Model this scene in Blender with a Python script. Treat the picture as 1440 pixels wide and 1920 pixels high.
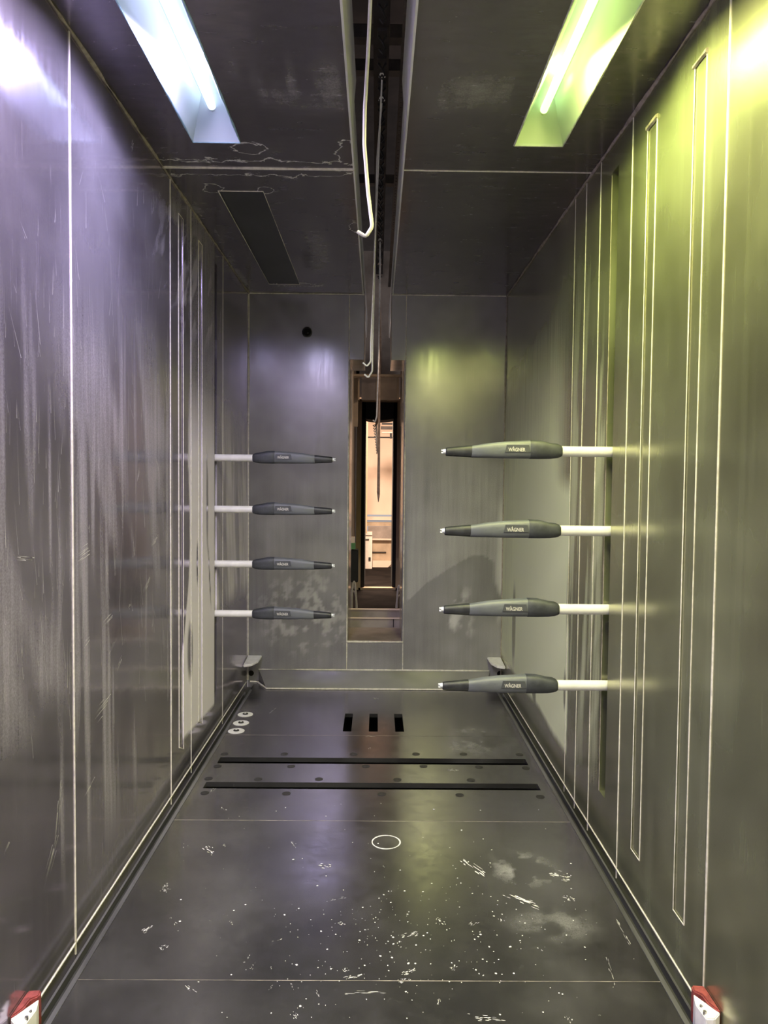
import bpy, math, random
import numpy as np
from mathutils import Vector, Matrix

random.seed(7)
rng = np.random.default_rng(7)
for o in list(bpy.data.objects):
    bpy.data.objects.remove(o)
scene = bpy.context.scene
C = scene.collection

# ------------------------------------------------------------------ camera
FPX, CAMZ = 1400.0, 1.2247
PITCH, YAW, ROLL = 0.04073, 0.00939, 0.00979
_f = Vector((math.sin(YAW) * math.cos(PITCH), math.cos(YAW) * math.cos(PITCH), -math.sin(PITCH)))
_r0 = Vector((math.cos(YAW), -math.sin(YAW), 0.0))
_u0 = _r0.cross(_f)
RIGHT = math.cos(ROLL) * _r0 + math.sin(ROLL) * _u0
UP = -math.sin(ROLL) * _r0 + math.cos(ROLL) * _u0
FWD = _f
cam_data = bpy.data.cameras.new('camera')
cam_data.sensor_fit = 'VERTICAL'
cam_data.sensor_height = 36.0
cam_data.lens = FPX / 1920.0 * 36.0
cam_data.clip_start = 0.02
cam = bpy.data.objects.new('camera', cam_data)
C.objects.link(cam)
M3 = Matrix((RIGHT, UP, -FWD)).transposed()
cam.matrix_world = Matrix.Translation((0, 0, CAMZ)) @ M3.to_4x4()
scene.camera = cam

# ------------------------------------------------------------------ world, exposure
vs = scene.view_settings
vs.view_transform = 'Standard'
vs.look = 'None'
vs.gamma = 1.0
vs.use_curve_mapping = False
vs.exposure = 0.12
world = bpy.data.worlds.new('hall_light')
scene.world = world
world.use_nodes = True
world.node_tree.nodes['Background'].inputs[0].default_value = (1.0, 0.93, 0.93, 1)
world.node_tree.nodes['Background'].inputs[1].default_value = 0.46
LAMP_W = 33.0
LAMP_TILT = math.radians(7)     # the troughs throw their light towards their own side wall
LAMP_COL = {'left': (0.84, 0.70, 1.0), 'right': (1.0, 0.92, 0.42)}

# ------------------------------------------------------------------ pixel helpers
def ray(px, py):
    return FWD + RIGHT * ((px - 720) / FPX) - UP * ((py - 960) / FPX)
def at_y(px, py, y):
    v = ray(px, py)
    v = v * (y / v.y)
    return Vector((v.x, v.y, v.z + CAMZ))
def at_z(px, py, z):
    v = ray(px, py)
    v = v * ((z - CAMZ) / v.z)
    return Vector((v.x, v.y, v.z + CAMZ))
def at_x(px, py, x):
    v = ray(px, py)
    v = v * (x / v.x)
    return Vector((v.x, v.y, v.z + CAMZ))

XL, XR, ZC, D = -0.785, 0.773, 2.352, 4.55      # booth inside faces (floor is z = 0)
YN = -0.80                                       # near end of the booth, behind the camera

# ------------------------------------------------------------------ numpy noise
def vnoise(x, y, seed):
    xi = np.floor(x).astype(np.int64); yi = np.floor(y).astype(np.int64)
    xf = x - xi; yf = y - yi
    xf = xf * xf * (3 - 2 * xf); yf = yf * yf * (3 - 2 * yf)
    def h(a, b):
        n = (a * 374761393 + b * 668265263 + seed * 1442695041) & 0x7fffffff
        n = ((n ^ (n >> 13)) * 1274126177) & 0x7fffffff
        return ((n ^ (n >> 16)) & 0xffff) / 65535.0
    return ((h(xi, yi) * (1 - xf) + h(xi + 1, yi) * xf) * (1 - yf)
            + (h(xi, yi + 1) * (1 - xf) + h(xi + 1, yi + 1) * xf) * yf)
def fbm(x, y, seed, oct=3):
    s = 0; a = 0.5; t = 0
    for k in range(oct):
        s = s + a * vnoise(x * 2 ** k, y * 2 ** k, seed + k * 17); t += a; a *= 0.5
    return s / t
def sstep(a, b, x):
    t = np.clip((x - a) / (b - a), 0, 1)
    return t * t * (3 - 2 * t)
def ell(u, v, cu, cv, ru, rv, soft=0.35):
    d = np.sqrt(((u - cu) / ru) ** 2 + ((v - cv) / rv) ** 2)
    return 1 - sstep(1 - soft, 1 + soft, d)

# ------------------------------------------------------------------ materials
def new_mat(name):
    m = bpy.data.materials.new(name)
    m.use_nodes = True
    nt = m.node_tree
    return m, nt, nt.nodes['Principled BSDF'], nt.nodes['Material Output']
def nd(nt, typ, **kw):
    n = nt.nodes.new(typ)
    for k, v in kw.items():
        setattr(n, k, v)
    return n
def math_n(nt, op, a, b=None, clamp=False):
    n = nd(nt, 'ShaderNodeMath', operation=op, use_clamp=clamp)
    for i, v in enumerate((a, b)):
        if v is None: continue
        if isinstance(v, (int, float)): n.inputs[i].default_value = v
        else: nt.links.new(v, n.inputs[i])
    return n.outputs[0]
def noise_n(nt, scale, stretch=(1, 1, 1), detail=4, rough=0.55, dist=0.0, off=(0, 0, 0)):
    tc = nd(nt, 'ShaderNodeTexCoord')
    mp = nd(nt, 'ShaderNodeMapping')
    mp.inputs['Scale'].default_value = stretch
    mp.inputs['Location'].default_value = off
    nt.links.new(tc.outputs['Object'], mp.inputs[0])
    n = nd(nt, 'ShaderNodeTexNoise')
    n.inputs['Scale'].default_value = scale
    n.inputs['Detail'].default_value = detail
    n.inputs['Roughness'].default_value = rough
    n.inputs['Distortion'].default_value = dist
    nt.links.new(mp.outputs[0], n.inputs['Vector'])
    return n.outputs['Fac']
def ramp(nt, fac, a, b, va=0.0, vb=1.0):
    n = nd(nt, 'ShaderNodeMapRange', interpolation_type='SMOOTHSTEP')
    nt.links.new(fac, n.inputs[0])
    for i, v in enumerate((a, b, va, vb)):
        n.inputs[1 + i].default_value = v
    return n.outputs[0]

def steel(name, stretch, base=(0.40, 0.39, 0.385), rough=(0.13, 0.26), film=0.16, streak=0.25, seed=0.0,
          powder_col=(0.78, 0.77, 0.75), wave=0.25, stain=False):
    """bare sheet steel under a thin, uneven film of powder; 'stretch' is the direction of the wipe streaks"""
    m, nt, pb, out = new_mat(name)
    L = nt.links.new
    off = (seed * 3.1, seed * 1.7, seed * 2.3)
    big = noise_n(nt, 1.6, detail=3, off=off)
    fine = noise_n(nt, 3.0, stretch, detail=5, rough=0.65, off=off)
    hair = noise_n(nt, 9.0, stretch, detail=6, rough=0.75, off=(off[1], off[2], off[0]))
    grain = noise_n(nt, 220.0, detail=2, off=off)
    pb.inputs['Base Color'].default_value = (*base, 1)
    pb.inputs['Metallic'].default_value = 1.0
    L(ramp(nt, fine, 0.3, 0.7, rough[0], rough[1]), pb.inputs['Roughness'])
    bump = nd(nt, 'ShaderNodeBump')
    bump.inputs['Strength'].default_value = wave
    bump.inputs['Distance'].default_value = 0.02
    L(big, bump.inputs['Height'])
    b2 = nd(nt, 'ShaderNodeBump')
    b2.inputs['Strength'].default_value = 0.02
    b2.inputs['Distance'].default_value = 0.004
    L(hair, b2.inputs['Height'])
    L(bump.outputs[0], b2.inputs['Normal'])
    L(b2.outputs[0], pb.inputs['Normal'])
    dust = nd(nt, 'ShaderNodeBsdfPrincipled')
    dust.inputs['Base Color'].default_value = (*powder_col, 1)
    dust.inputs['Roughness'].default_value = 0.85
    dust.inputs['Specular IOR Level'].default_value = 0.2
    at = nd(nt, 'ShaderNodeAttribute', attribute_name='powder')
    haze = math_n(nt, 'MULTIPLY', ramp(nt, big, 0.35, 0.7, 0.55, 1.3), film)
    st = math_n(nt, 'MULTIPLY', ramp(nt, hair, 0.56, 0.74), streak)
    s2 = math_n(nt, 'ADD', haze, st)
    # powder with a crisp, slightly grainy edge
    jit = math_n(nt, 'MULTIPLY', math_n(nt, 'SUBTRACT', fine, 0.5), 0.35)
    jit2 = math_n(nt, 'MULTIPLY', math_n(nt, 'SUBTRACT', grain, 0.5), 0.22)
    p = math_n(nt, 'ADD', at.outputs['Fac'], math_n(nt, 'MULTIPLY', math_n(nt, 'ADD', jit, jit2), ramp(nt, at.outputs['Fac'], 0.0, 0.12)))
    s3 = math_n(nt, 'ADD', s2, p)
    if stain:      # dried tide marks: the crisp outline of each wet patch
        sa = nd(nt, 'ShaderNodeAttribute', attribute_name='stain')
        ns = noise_n(nt, 13.0, (0.8, 1.5, 1), detail=7, rough=0.62, dist=0.6, off=(0.3, 0.7, 0))
        fld = math_n(nt, 'ADD', sa.outputs['Fac'], math_n(nt, 'MULTIPLY', math_n(nt, 'SUBTRACT', ns, 0.5), 1.5))
        dist_ = math_n(nt, 'ABSOLUTE', math_n(nt, 'SUBTRACT', fld, 0.5))
        ln = math_n(nt, 'MULTIPLY', ramp(nt, dist_, 0.015, 0.055, 0.75, 0.0), ramp(nt, sa.outputs['Fac'], 0.08, 0.2))
        s3 = math_n(nt, 'ADD', s3, ln)
    s4 = math_n(nt, 'MINIMUM', math_n(nt, 'MAXIMUM', s3, 0.0), 0.97)
    mix = nd(nt, 'ShaderNodeMixShader')
    L(s4, mix.inputs[0]); L(pb.outputs[0], mix.inputs[1]); L(dust.outputs[0], mix.inputs[2])
    L(mix.outputs[0], out.inputs['Surface'])
    return m

def plain(name, col, rough=0.6, metal=0.0, var=0.0, vscale=30.0, spec=0.5, bump=0.0, col2=None, stretch=(1, 1, 1)):
    m, nt, pb, out = new_mat(name)
    pb.inputs['Roughness'].default_value = rough
    pb.inputs['Metallic'].default_value = metal
    pb.inputs['Specular IOR Level'].default_value = spec
    n = noise_n(nt, vscale, stretch, detail=5, rough=0.6)
    mx = nd(nt, 'ShaderNodeMix', data_type='RGBA')
    c2 = col2 if col2 else tuple(c * (1 - var) for c in col)
    mx.inputs['A'].default_value = (*col, 1)
    mx.inputs['B'].default_value = (*c2, 1)
    nt.links.new(ramp(nt, n, 0.35, 0.68), mx.inputs['Factor'])
    nt.links.new(mx.outputs['Result'], pb.inputs['Base Color'])
    if bump:
        b = nd(nt, 'ShaderNodeBump')
        b.inputs['Strength'].default_value = bump
        b.inputs['Distance'].default_value = 0.003
        nt.links.new(n, b.inputs['Height'])
        nt.links.new(b.outputs[0], pb.inputs['Normal'])
    return m
def emit(name, col, strength):
    m, nt, pb, out = new_mat(name)
    pb.inputs['Base Color'].default_value = (0.8, 0.8, 0.8, 1)
    pb.inputs['Emission Color'].default_value = (*col, 1)
    pb.inputs['Emission Strength'].default_value = strength
    return m
def pane_mat(name, tint):
    m, nt, pb, out = new_mat(name)
    nt.nodes.remove(pb)
    t = nd(nt, 'ShaderNodeBsdfTransparent'); t.inputs[0].default_value = (*tint, 1)
    g = nd(nt, 'ShaderNodeBsdfGlossy'); g.inputs['Roughness'].default_value = 0.08
    mx = nd(nt, 'ShaderNodeMixShader'); mx.inputs[0].default_value = 0.006
    nt.links.new(t.outputs[0], mx.inputs[1]); nt.links.new(g.outputs[0], mx.inputs[2])
    nt.links.new(mx.outputs[0], out.inputs['Surface'])
    return m

MAT = {}
MAT['wall_left'] = steel('brushed_steel_lamplit_left', (4, 14, 0.5), film=0.11, streak=0.06, seed=1, rough=(0.09, 0.15), base=(0.35, 0.305, 0.40), powder_col=(0.90, 0.84, 0.99))  # lavender of the left lamps put into the steel and powder colours
MAT['wall_right'] = steel('brushed_steel_lamplit_right', (4, 14, 0.5), film=0.12, streak=0.03, seed=5, rough=(0.22, 0.245), base=(0.32, 0.30, 0.21), powder_col=(0.86, 0.93, 0.60))  # yellow-green of the right lamps put into the steel and powder colours
MAT['wall_back'] = steel('brushed_steel_back', (12, 4, 0.5), film=0.24, streak=0.03, seed=9, rough=(0.17, 0.22), base=(0.21, 0.205, 0.21), wave=0.12)
MAT['ceiling'] = steel('brushed_steel_ceiling', (3, 9, 3), film=0.05, streak=0.04, seed=13, rough=(0.16, 0.28), base=(0.215, 0.20, 0.23), wave=0.2, stain=True)
MAT['blank'] = plain('coated_blank', (0.075, 0.080, 0.085), 0.35, 0.3, var=0.25, vscale=3)
MAT['floor'] = steel('scuffed_steel_floor', (6, 6, 1), film=0.045, streak=0.03, seed=17, rough=(0.17, 0.25), base=(0.17, 0.163, 0.19), wave=0.15)
MAT['sealant'] = plain('sealant', (0.80, 0.76, 0.68), 0.7, var=0.25, vscale=60)
MAT['sealant_dirty'] = plain('sealant_dirty', (0.42, 0.37, 0.31), 0.75, var=0.4, vscale=40)
MAT['dark_steel'] = plain('dark_steel', (0.09, 0.09, 0.085), 0.45, 0.6, var=0.4, vscale=12)
MAT['lip'] = plain('lip_steel', (0.80, 0.81, 0.83), 0.45, 0.0, var=0.25, vscale=9, stretch=(1, 0.3, 1))
MAT['edge'] = plain('edge_steel', (0.30, 0.30, 0.31), 0.35, 0.7, var=0.4, vscale=20, stretch=(1, 0.1, 1))
MAT['void'] = plain('unlit_black', (0.012, 0.011, 0.010), 0.9, spec=0.1)
MAT['powder'] = plain('powder_white', (0.78, 0.77, 0.74), 0.9, var=0.15, vscale=90, spec=0.2)
MAT['wire'] = plain('wire_white', (0.90, 0.89, 0.84), 0.45, 0.0, var=0.15, vscale=40)
MAT['wire_steel'] = plain('wire_steel', (0.55, 0.54, 0.52), 0.3, 0.8, var=0.3, vscale=30)
MAT['bar_warm_lit'] = plain('bar_warm_lit', (0.42, 0.31, 0.24), 0.5, 0.3, var=0.4, vscale=25)  # brown of the warm light beyond the opening put into the colour
MAT['tube'] = plain('tube_white', (0.83, 0.82, 0.79), 0.5, var=0.10, vscale=22)
MAT['gun_front'] = plain('gun_front', (0.085, 0.092, 0.105), 0.5, var=0.0, vscale=18, col2=(0.135, 0.145, 0.16), stretch=(0.4, 1, 1))
MAT['gun_grip'] = plain('gun_grip', (0.028, 0.031, 0.038), 0.55, vscale=25, col2=(0.055, 0.06, 0.07))
MAT['gun_nose'] = plain('gun_nose', (0.017, 0.018, 0.021), 0.42, vscale=30, col2=(0.035, 0.037, 0.042))
MAT['gun_badge'] = plain('gun_badge', (0.078, 0.083, 0.093), 0.4, var=0.15)
MAT['lettering'] = plain('lettering', (0.62, 0.60, 0.56), 0.6, var=0.2, vscale=200)
MAT['nozzle'] = plain('nozzle_white', (0.80, 0.83, 0.86), 0.4, var=0.1)
MAT['red'] = plain('red_rubber', (0.36, 0.075, 0.07), 0.6, var=0.5, vscale=60, bump=0.3)
MAT['plastic'] = plain('white_plastic', (0.90, 0.89, 0.87), 0.45, var=0.12, vscale=30)
MAT['chrome'] = plain('chrome', (0.75, 0.75, 0.74), 0.15, 1.0, var=0.1)
MAT['reflector'] = plain('lamp_reflector', (0.70, 0.72, 0.74), 0.6, var=0.06, vscale=8)
MAT['screw'] = plain('screw_dark', (0.06, 0.058, 0.055), 0.5, 0.5, var=0.3, vscale=200)
MAT['rust_rail'] = plain('rust_rail', (0.035, 0.028, 0.026), 0.7, 0.2, var=0.5, vscale=14)
MAT['conveyor'] = plain('conveyor_black', (0.018, 0.018, 0.020), 0.55, 0.3, var=0.5, vscale=20)
MAT['roof_dark'] = plain('roof_dark', (0.045, 0.032, 0.028), 0.9, var=0.5, vscale=3)
MAT['bronze'] = plain('bronze_frame', (0.42, 0.31, 0.20), 0.55, 0.15, var=0.35, vscale=6, stretch=(1, 1, 0.3))
MAT['tan_sheet'] = plain('tan_sheet', (0.46, 0.36, 0.26), 0.6, 0.0, var=0.3, vscale=4)
MAT['cream'] = plain('cream_wall', (0.74, 0.60, 0.50), 0.8, var=0.08, vscale=2)
MAT['grey_sheet'] = plain('grey_sheet', (0.36, 0.31, 0.28), 0.6, 0.2, var=0.3, vscale=6)
MAT['gasket'] = plain('gasket_black', (0.010, 0.010, 0.012), 0.8, var=0.3)
MAT['floor_dark'] = plain('pit_floor', (0.016, 0.013, 0.012), 0.95, var=0.5, vscale=5, spec=0.05)
MAT['cabinet'] = plain('cabinet_white', (0.72, 0.66, 0.60), 0.5, var=0.08)
MAT['green'] = plain('green_card', (0.10, 0.26, 0.10), 0.6, var=0.2)
MAT['hose'] = plain('hose_grey', (0.45, 0.41, 0.37), 0.5, var=0.2)
MAT['hall'] = plain('hall_plaster', (0.40, 0.36, 0.32), 0.9, var=0.15, vscale=2)
MAT['black_slot'] = MAT['void']

# ------------------------------------------------------------------ mesh helpers
class MB:
    def __init__(s): s.v = []; s.f = []
    def add(s, vs_, fs):
        b = len(s.v); s.v += [tuple(v) for v in vs_]; s.f += [tuple(i + b for i in f) for f in fs]; return s
    def box(s, x0, x1, y0, y1, z0, z1):
        return s.add([(x0, y0, z0), (x1, y0, z0), (x1, y1, z0), (x0, y1, z0), (x0, y0, z1), (x1, y0, z1), (x1, y1, z1), (x0, y1, z1)],
                     [(3, 2, 1, 0), (4, 5, 6, 7), (0, 1, 5, 4), (1, 2, 6, 5), (2, 3, 7, 6), (3, 0, 4, 7)])
    def hexa(s, p):      # eight corners, bottom ring then top ring
        return s.add(p, [(3, 2, 1, 0), (4, 5, 6, 7), (0, 1, 5, 4), (1, 2, 6, 5), (2, 3, 7, 6), (3, 0, 4, 7)])
    def loft(s, rings, cap=True):
        n = len(rings[0]); b = len(s.v)
        for r in rings: s.v += [tuple(p) for p in r]
        for i in range(len(rings) - 1):
            for j in range(n):
                k = (j + 1) % n
                s.f.append((b + i * n + j, b + i * n + k, b + (i + 1) * n + k, b + (i + 1) * n + j))
        if cap:
            s.f.append(tuple(b + j for j in reversed(range(n))))
            s.f.append(tuple(b + (len(rings) - 1) * n + j for j in range(n)))
        return s
    def tube(s, pts, r, n=10, rads=None):
        pts = [Vector(p) for p in pts]; rings = []
        up = None
        for i, p in enumerate(pts):
            a = pts[max(i - 1, 0)]; c = pts[min(i + 1, len(pts) - 1)]
            t = (c - a).normalized()
            if up is None: up = Vector((0, 0, 1)) if abs(t.z) < 0.9 else Vector((0, 1, 0))
            x = up.cross(t).normalized(); up = t.cross(x).normalized()
            rr = rads[i] if rads else r
            rings.append([p + (x * math.cos(q) + up * math.sin(q)) * rr for q in [2 * math.pi * k / n for k in range(n)]])
        return s.loft(rings)
    def prism(s, poly, d):   # polygon points (Vector), extruded by vector d
        poly = [Vector(p) for p in poly]; d = Vector(d)
        return s.loft([poly, [p + d for p in poly]])
    def build(s, name, mat, parent=None, smooth=False, bevel=0.0):
        me = bpy.data.meshes.new(name); me.from_pydata(s.v, [], s.f); me.update()
        import bmesh
        bm = bmesh.new(); bm.from_mesh(me); bmesh.ops.recalc_face_normals(bm, faces=bm.faces)
        if bevel:
            ed = [e for e in bm.edges if len(e.link_faces) == 2 and e.calc_face_angle(0) > 0.5]
            bmesh.ops.bevel(bm, geom=ed, offset=bevel, segments=2, affect='EDGES', clamp_overlap=True)
        bm.to_mesh(me); bm.free()
        if smooth:
            me.shade_smooth() if hasattr(me, 'shade_smooth') else None
            me.set_sharp_from_angle(angle=math.radians(35))
        me.materials.append(mat)
        return link(name, me, parent)
def link(name, me, parent=None):
    o = bpy.data.objects.new(name, me); C.objects.link(o)
    if parent is not None: o.parent = parent
    return o
def empty(name, loc=(0, 0, 0), rz=0.0):
    o = bpy.data.objects.new(name, None); C.objects.link(o)
    o.location = loc; o.rotation_euler = (0, 0, rz); o.empty_display_size = 0.1
    bpy.context.view_layer.update()
    return o
def tag(o, label, cat, group=None, kind=None):
    o['label'] = label; o['category'] = cat
    if group: o['group'] = group
    if kind: o['kind'] = kind
    return o
def struct(name, label, cat):
    return tag(empty(name), label, cat, kind='structure')

def plate(name, parent, mat, plane, pos, u0, u1, v0, v1, thick, holes=(), mask=None, cell=0.014, inset=0.0012):
    """sheet with rectangular holes; plane 'x','y','z' is its normal axis, pos the visible face, thick points away from the room.
    u, v are the two other axes in x<y<z order.  mask(u, v) gives the powder attribute."""
    u0 += inset; u1 -= inset; v0 += inset; v1 -= inset
    us = set(np.linspace(u0, u1, max(2, int((u1 - u0) / cell) + 1))) if mask else {u0, u1}
    vv = set(np.linspace(v0, v1, max(2, int((v1 - v0) / cell) + 1))) if mask else {v0, v1}
    for (a, b, c, d) in holes: us |= {a, b}; vv |= {c, d}
    us = np.array(sorted(x for x in us if u0 - 1e-9 <= x <= u1 + 1e-9)); vv = np.array(sorted(x for x in vv if v0 - 1e-9 <= x <= v1 + 1e-9))
    nu, nv = len(us), len(vv)
    uc = (us[:-1] + us[1:]) / 2; vc = (vv[:-1] + vv[1:]) / 2
    keep = np.ones((nu - 1, nv - 1), bool)
    for (a, b, c, d) in holes:
        keep &= ~(((uc > a) & (uc < b))[:, None] & ((vc > c) & (vc < d))[None, :])
    U, V = np.meshgrid(us, vv, indexing='ij')
    P = np.zeros((nu * nv * 2, 3))
    ax = 'xyz'.index(plane); a1, a2 = [i for i in range(3) if i != ax]
    for k in (0, 1):
        sl = slice(k * nu * nv, (k + 1) * nu * nv)
        P[sl, ax] = pos + k * thick; P[sl, a1] = U.ravel(); P[sl, a2] = V.ravel()
    idx = np.arange(nu * nv).reshape(nu, nv)
    I, J = np.nonzero(keep)
    faces = np.stack([idx[I, J], idx[I + 1, J], idx[I + 1, J + 1], idx[I, J + 1]], 1)
    kp = np.pad(keep, 1); off = nu * nv; skirt = []
    for i in range(nu):
        for j in np.nonzero(kp[i, 1:-1] != kp[i + 1, 1:-1])[0]:
            skirt.append((idx[i, j], idx[i, j + 1], idx[i, j + 1] + off, idx[i, j] + off))
    for j in range(nv):
        for i in np.nonzero(kp[1:-1, j] != kp[1:-1, j + 1])[0]:
            skirt.append((idx[i, j], idx[i + 1, j], idx[i + 1, j] + off, idx[i, j] + off))
    F = np.concatenate([faces, np.array(skirt, dtype=np.int64).reshape(-1, 4)])
    used = np.unique(F); remap = -np.ones(len(P), dtype=np.int64); remap[used] = np.arange(len(used))
    me = bpy.data.meshes.new(name)
    me.from_pydata(P[used].tolist(), [], remap[F].tolist()); me.update()
    at = me.attributes.new('powder', 'FLOAT', 'POINT')
    if mask:
        m = np.clip(mask(P[used][:, a1], P[used][:, a2]), 0, 1).astype(np.float32)
        at.data.foreach_set('value', m)
        if mask is mask_ceiling:
            me.attributes.new('stain', 'FLOAT', 'POINT').data.foreach_set('value', stain_ceiling(P[used][:, a1], P[used][:, a2]).astype(np.float32))
            at = me.attributes['powder']
    me.materials.append(mat)
    return link(name, me, parent)

def bead(name, parent, pts, normal, width, mat='sealant', h=None, seg=0.025, jit=0.45, wob=0.0, seed=0):
    """an irregular sealant bead along a polyline lying on a surface"""
    pts = [Vector(p) for p in pts]; n = Vector(normal).normalized()
    path = [pts[0]]
    for a, b in zip(pts[:-1], pts[1:]):
        k = max(1, int((b - a).length / seg))
        path += [a.lerp(b, (i + 1) / k) for i in range(k)]
    r = random.Random(hash((name, seed, round(pts[0].y, 3), round(pts[0].x, 3))) & 0xffff if False else int(1000 * abs(pts[0].y * 7 + pts[0].x * 13 + pts[0].z * 3)) + seed)
    h = h or width * 0.45
    mb = MB(); rings = []; w = 1.0
    for i, p in enumerate(path):
        t = (path[min(i + 1, len(path) - 1)] - path[max(i - 1, 0)]).normalized()
        s = n.cross(t).normalized()
        w = 0.7 * w + 0.3 * (1 + r.uniform(-jit, jit) * 2.2)
        ww = width * max(w, 0.3) / 2
        q = p + s * r.uniform(-wob, wob)
        rings.append([q - s * ww, q - s * ww * 0.5 + n * h, q + s * ww * 0.5 + n * h, q + s * ww])
    mb.loft(rings)
    return mb.build(name, MAT[mat], parent)

# ------------------------------------------------------------------ powder masks
def mask_left(y, z):
    w = fbm(z * 2.2, y * 0.6, 3) - 0.5
    w2 = fbm(z * 6, y * 2, 8) - 0.5
    # bright band just before the gun slot, wiped at its near edge
    edge = 3.10 + 0.14 * w + 0.04 * w2 - 0.05 * sstep(1.0, 0.4, z)
    a = sstep(edge, edge + 0.02, y) * (1 - sstep(3.606, 3.612, y))
    top = 1 - sstep(1.25, 1.75, z + 0.5 * w)
    bot = sstep(0.135, 0.16, z + 0.03 * w2 + (y - 3.4) * 0.05)
    A = 0.97 * a * bot * (0.12 + 0.88 * top)
    cut = np.maximum.reduce([ell(y, z, 3.455 + 0.03 * w2, 1.12, 0.018, 0.22), ell(y, z, 3.14, 0.50, 0.045, 0.12),
                             ell(y, z, 3.52 - 0.2 * (z - 0.7), 0.78, 0.012, 0.16), ell(y, z, 3.27, 0.86, 0.02, 0.09)])
    A = A * (1 - 0.92 * cut)
    # streaky powder beyond the slot
    s = fbm(y * 9 + z * 1.2, z * 1.1, 21, 4)
    B = sstep(3.63, 3.66, y) * (1 - sstep(1.2, 1.7, z)) * sstep(0.38, 0.6, z + 0.4 * w) * (0.25 + 0.65 * sstep(0.42, 0.62, s))
    # loose vertical wipe marks nearer the camera
    s3 = fbm(y * 30 + z * 0.8, z * 0.7, 31, 3)
    lowz = 1 - sstep(1.35, 1.85, z)
    Cc = lowz * (1 - sstep(3.0, 3.1, y)) * 0.18 * sstep(0.58, 0.75, s3) * sstep(0.1, 0.4, z)
    s4 = fbm(y * 5 + z * 1.4, z * 1.3, 37, 3)
    Dd = lowz * (1 - sstep(2.75, 2.85, y)) * 0.16 * sstep(0.5, 0.7, s4) * sstep(0.35, 0.7, z + 0.5 * w)
    ft = ell(y, z, 3.2, 2.05, 0.45, 0.25, 0.6) * 0.35 * sstep(0.45, 0.65, fbm(y * 12 - z * 9, z * 4 + y * 3, 41, 4))
    return np.maximum.reduce([A, B, Cc, Dd, ft])
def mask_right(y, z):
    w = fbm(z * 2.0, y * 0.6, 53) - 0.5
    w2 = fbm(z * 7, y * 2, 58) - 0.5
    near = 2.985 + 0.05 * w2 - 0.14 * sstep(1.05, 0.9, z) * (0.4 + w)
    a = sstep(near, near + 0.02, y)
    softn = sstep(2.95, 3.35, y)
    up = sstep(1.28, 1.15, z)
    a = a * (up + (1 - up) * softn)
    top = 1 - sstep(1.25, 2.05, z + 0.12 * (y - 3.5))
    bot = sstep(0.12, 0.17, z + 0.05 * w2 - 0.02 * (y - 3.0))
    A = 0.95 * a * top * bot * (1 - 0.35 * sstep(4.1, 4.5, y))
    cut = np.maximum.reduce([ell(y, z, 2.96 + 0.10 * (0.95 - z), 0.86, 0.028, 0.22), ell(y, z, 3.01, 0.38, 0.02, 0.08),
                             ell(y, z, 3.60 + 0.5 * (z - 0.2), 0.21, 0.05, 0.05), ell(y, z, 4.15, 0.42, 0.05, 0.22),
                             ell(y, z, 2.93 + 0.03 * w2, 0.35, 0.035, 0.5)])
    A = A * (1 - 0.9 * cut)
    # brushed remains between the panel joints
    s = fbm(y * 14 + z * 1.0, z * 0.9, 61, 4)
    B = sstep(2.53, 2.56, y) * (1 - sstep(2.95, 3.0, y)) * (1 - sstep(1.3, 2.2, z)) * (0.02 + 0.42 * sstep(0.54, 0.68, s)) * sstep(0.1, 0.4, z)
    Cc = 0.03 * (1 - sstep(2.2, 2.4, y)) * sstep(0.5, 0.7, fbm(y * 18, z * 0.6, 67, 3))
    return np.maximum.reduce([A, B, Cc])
def mask_back(x, z):
    w = fbm(x * 3, z * 3, 71) - 0.5
    edge = np.interp(x, [0.2, 0.30, 0.45, 0.58, 0.66, 0.72, 0.78], [0.50, 0.60, 0.70, 0.775, 0.775, 0.74, 0.70])
    rt = sstep(0.17, 0.2, x) * (0.20 * sstep(edge - 0.006, edge + 0.006, z) * (1 - sstep(1.0, 1.5, z)))
    lf = 0.32 * ell(x, z, -0.42, 0.42, 0.26, 0.24, 0.7) * sstep(0.45, 0.65, fbm(x * 22 + z * 14, z * 22 - x * 14, 77, 4))
    rs = 0.45 * ell(x, z, 0.50, 0.42, 0.12, 0.14, 0.6) * sstep(0.45, 0.7, fbm(x * 14 - z * 5, z * 8, 79, 4))
    mid = 0.05 * (1 - sstep(0.9, 1.6, z + 0.4 * w))
    cor = 0.5 * sstep(0.70, 0.765, x) * sstep(0.3, 0.5, z) * (1 - sstep(0.9, 1.3, z)) * sstep(0.4, 0.6, fbm(x * 30, z * 4, 83))
    return np.maximum.reduce([rt, lf, rs, mid, cor])
def mask_ceiling(x, y):
    sw = np.zeros_like(x)
    for (cx, cy, rx, ry) in [(-0.30, 3.75, 0.055, 0.32), (-0.25, 2.2, 0.30, 0.12), (0.25, 2.25, 0.18, 0.08)]:
        sw = np.maximum(sw, 0.14 * ell(x, y + 0.5 * x * x, cx, cy, rx, ry, 0.8) * sstep(0.3, 0.6, fbm(x * 20, y * 3, 101)))
    edge = 0.25 * sstep(-0.72, -0.78, x) * sstep(2.9, 3.3, y) * sstep(0.4, 0.6, fbm(x * 30, y * 6, 107))
    return np.maximum.reduce([sw, edge])
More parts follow.
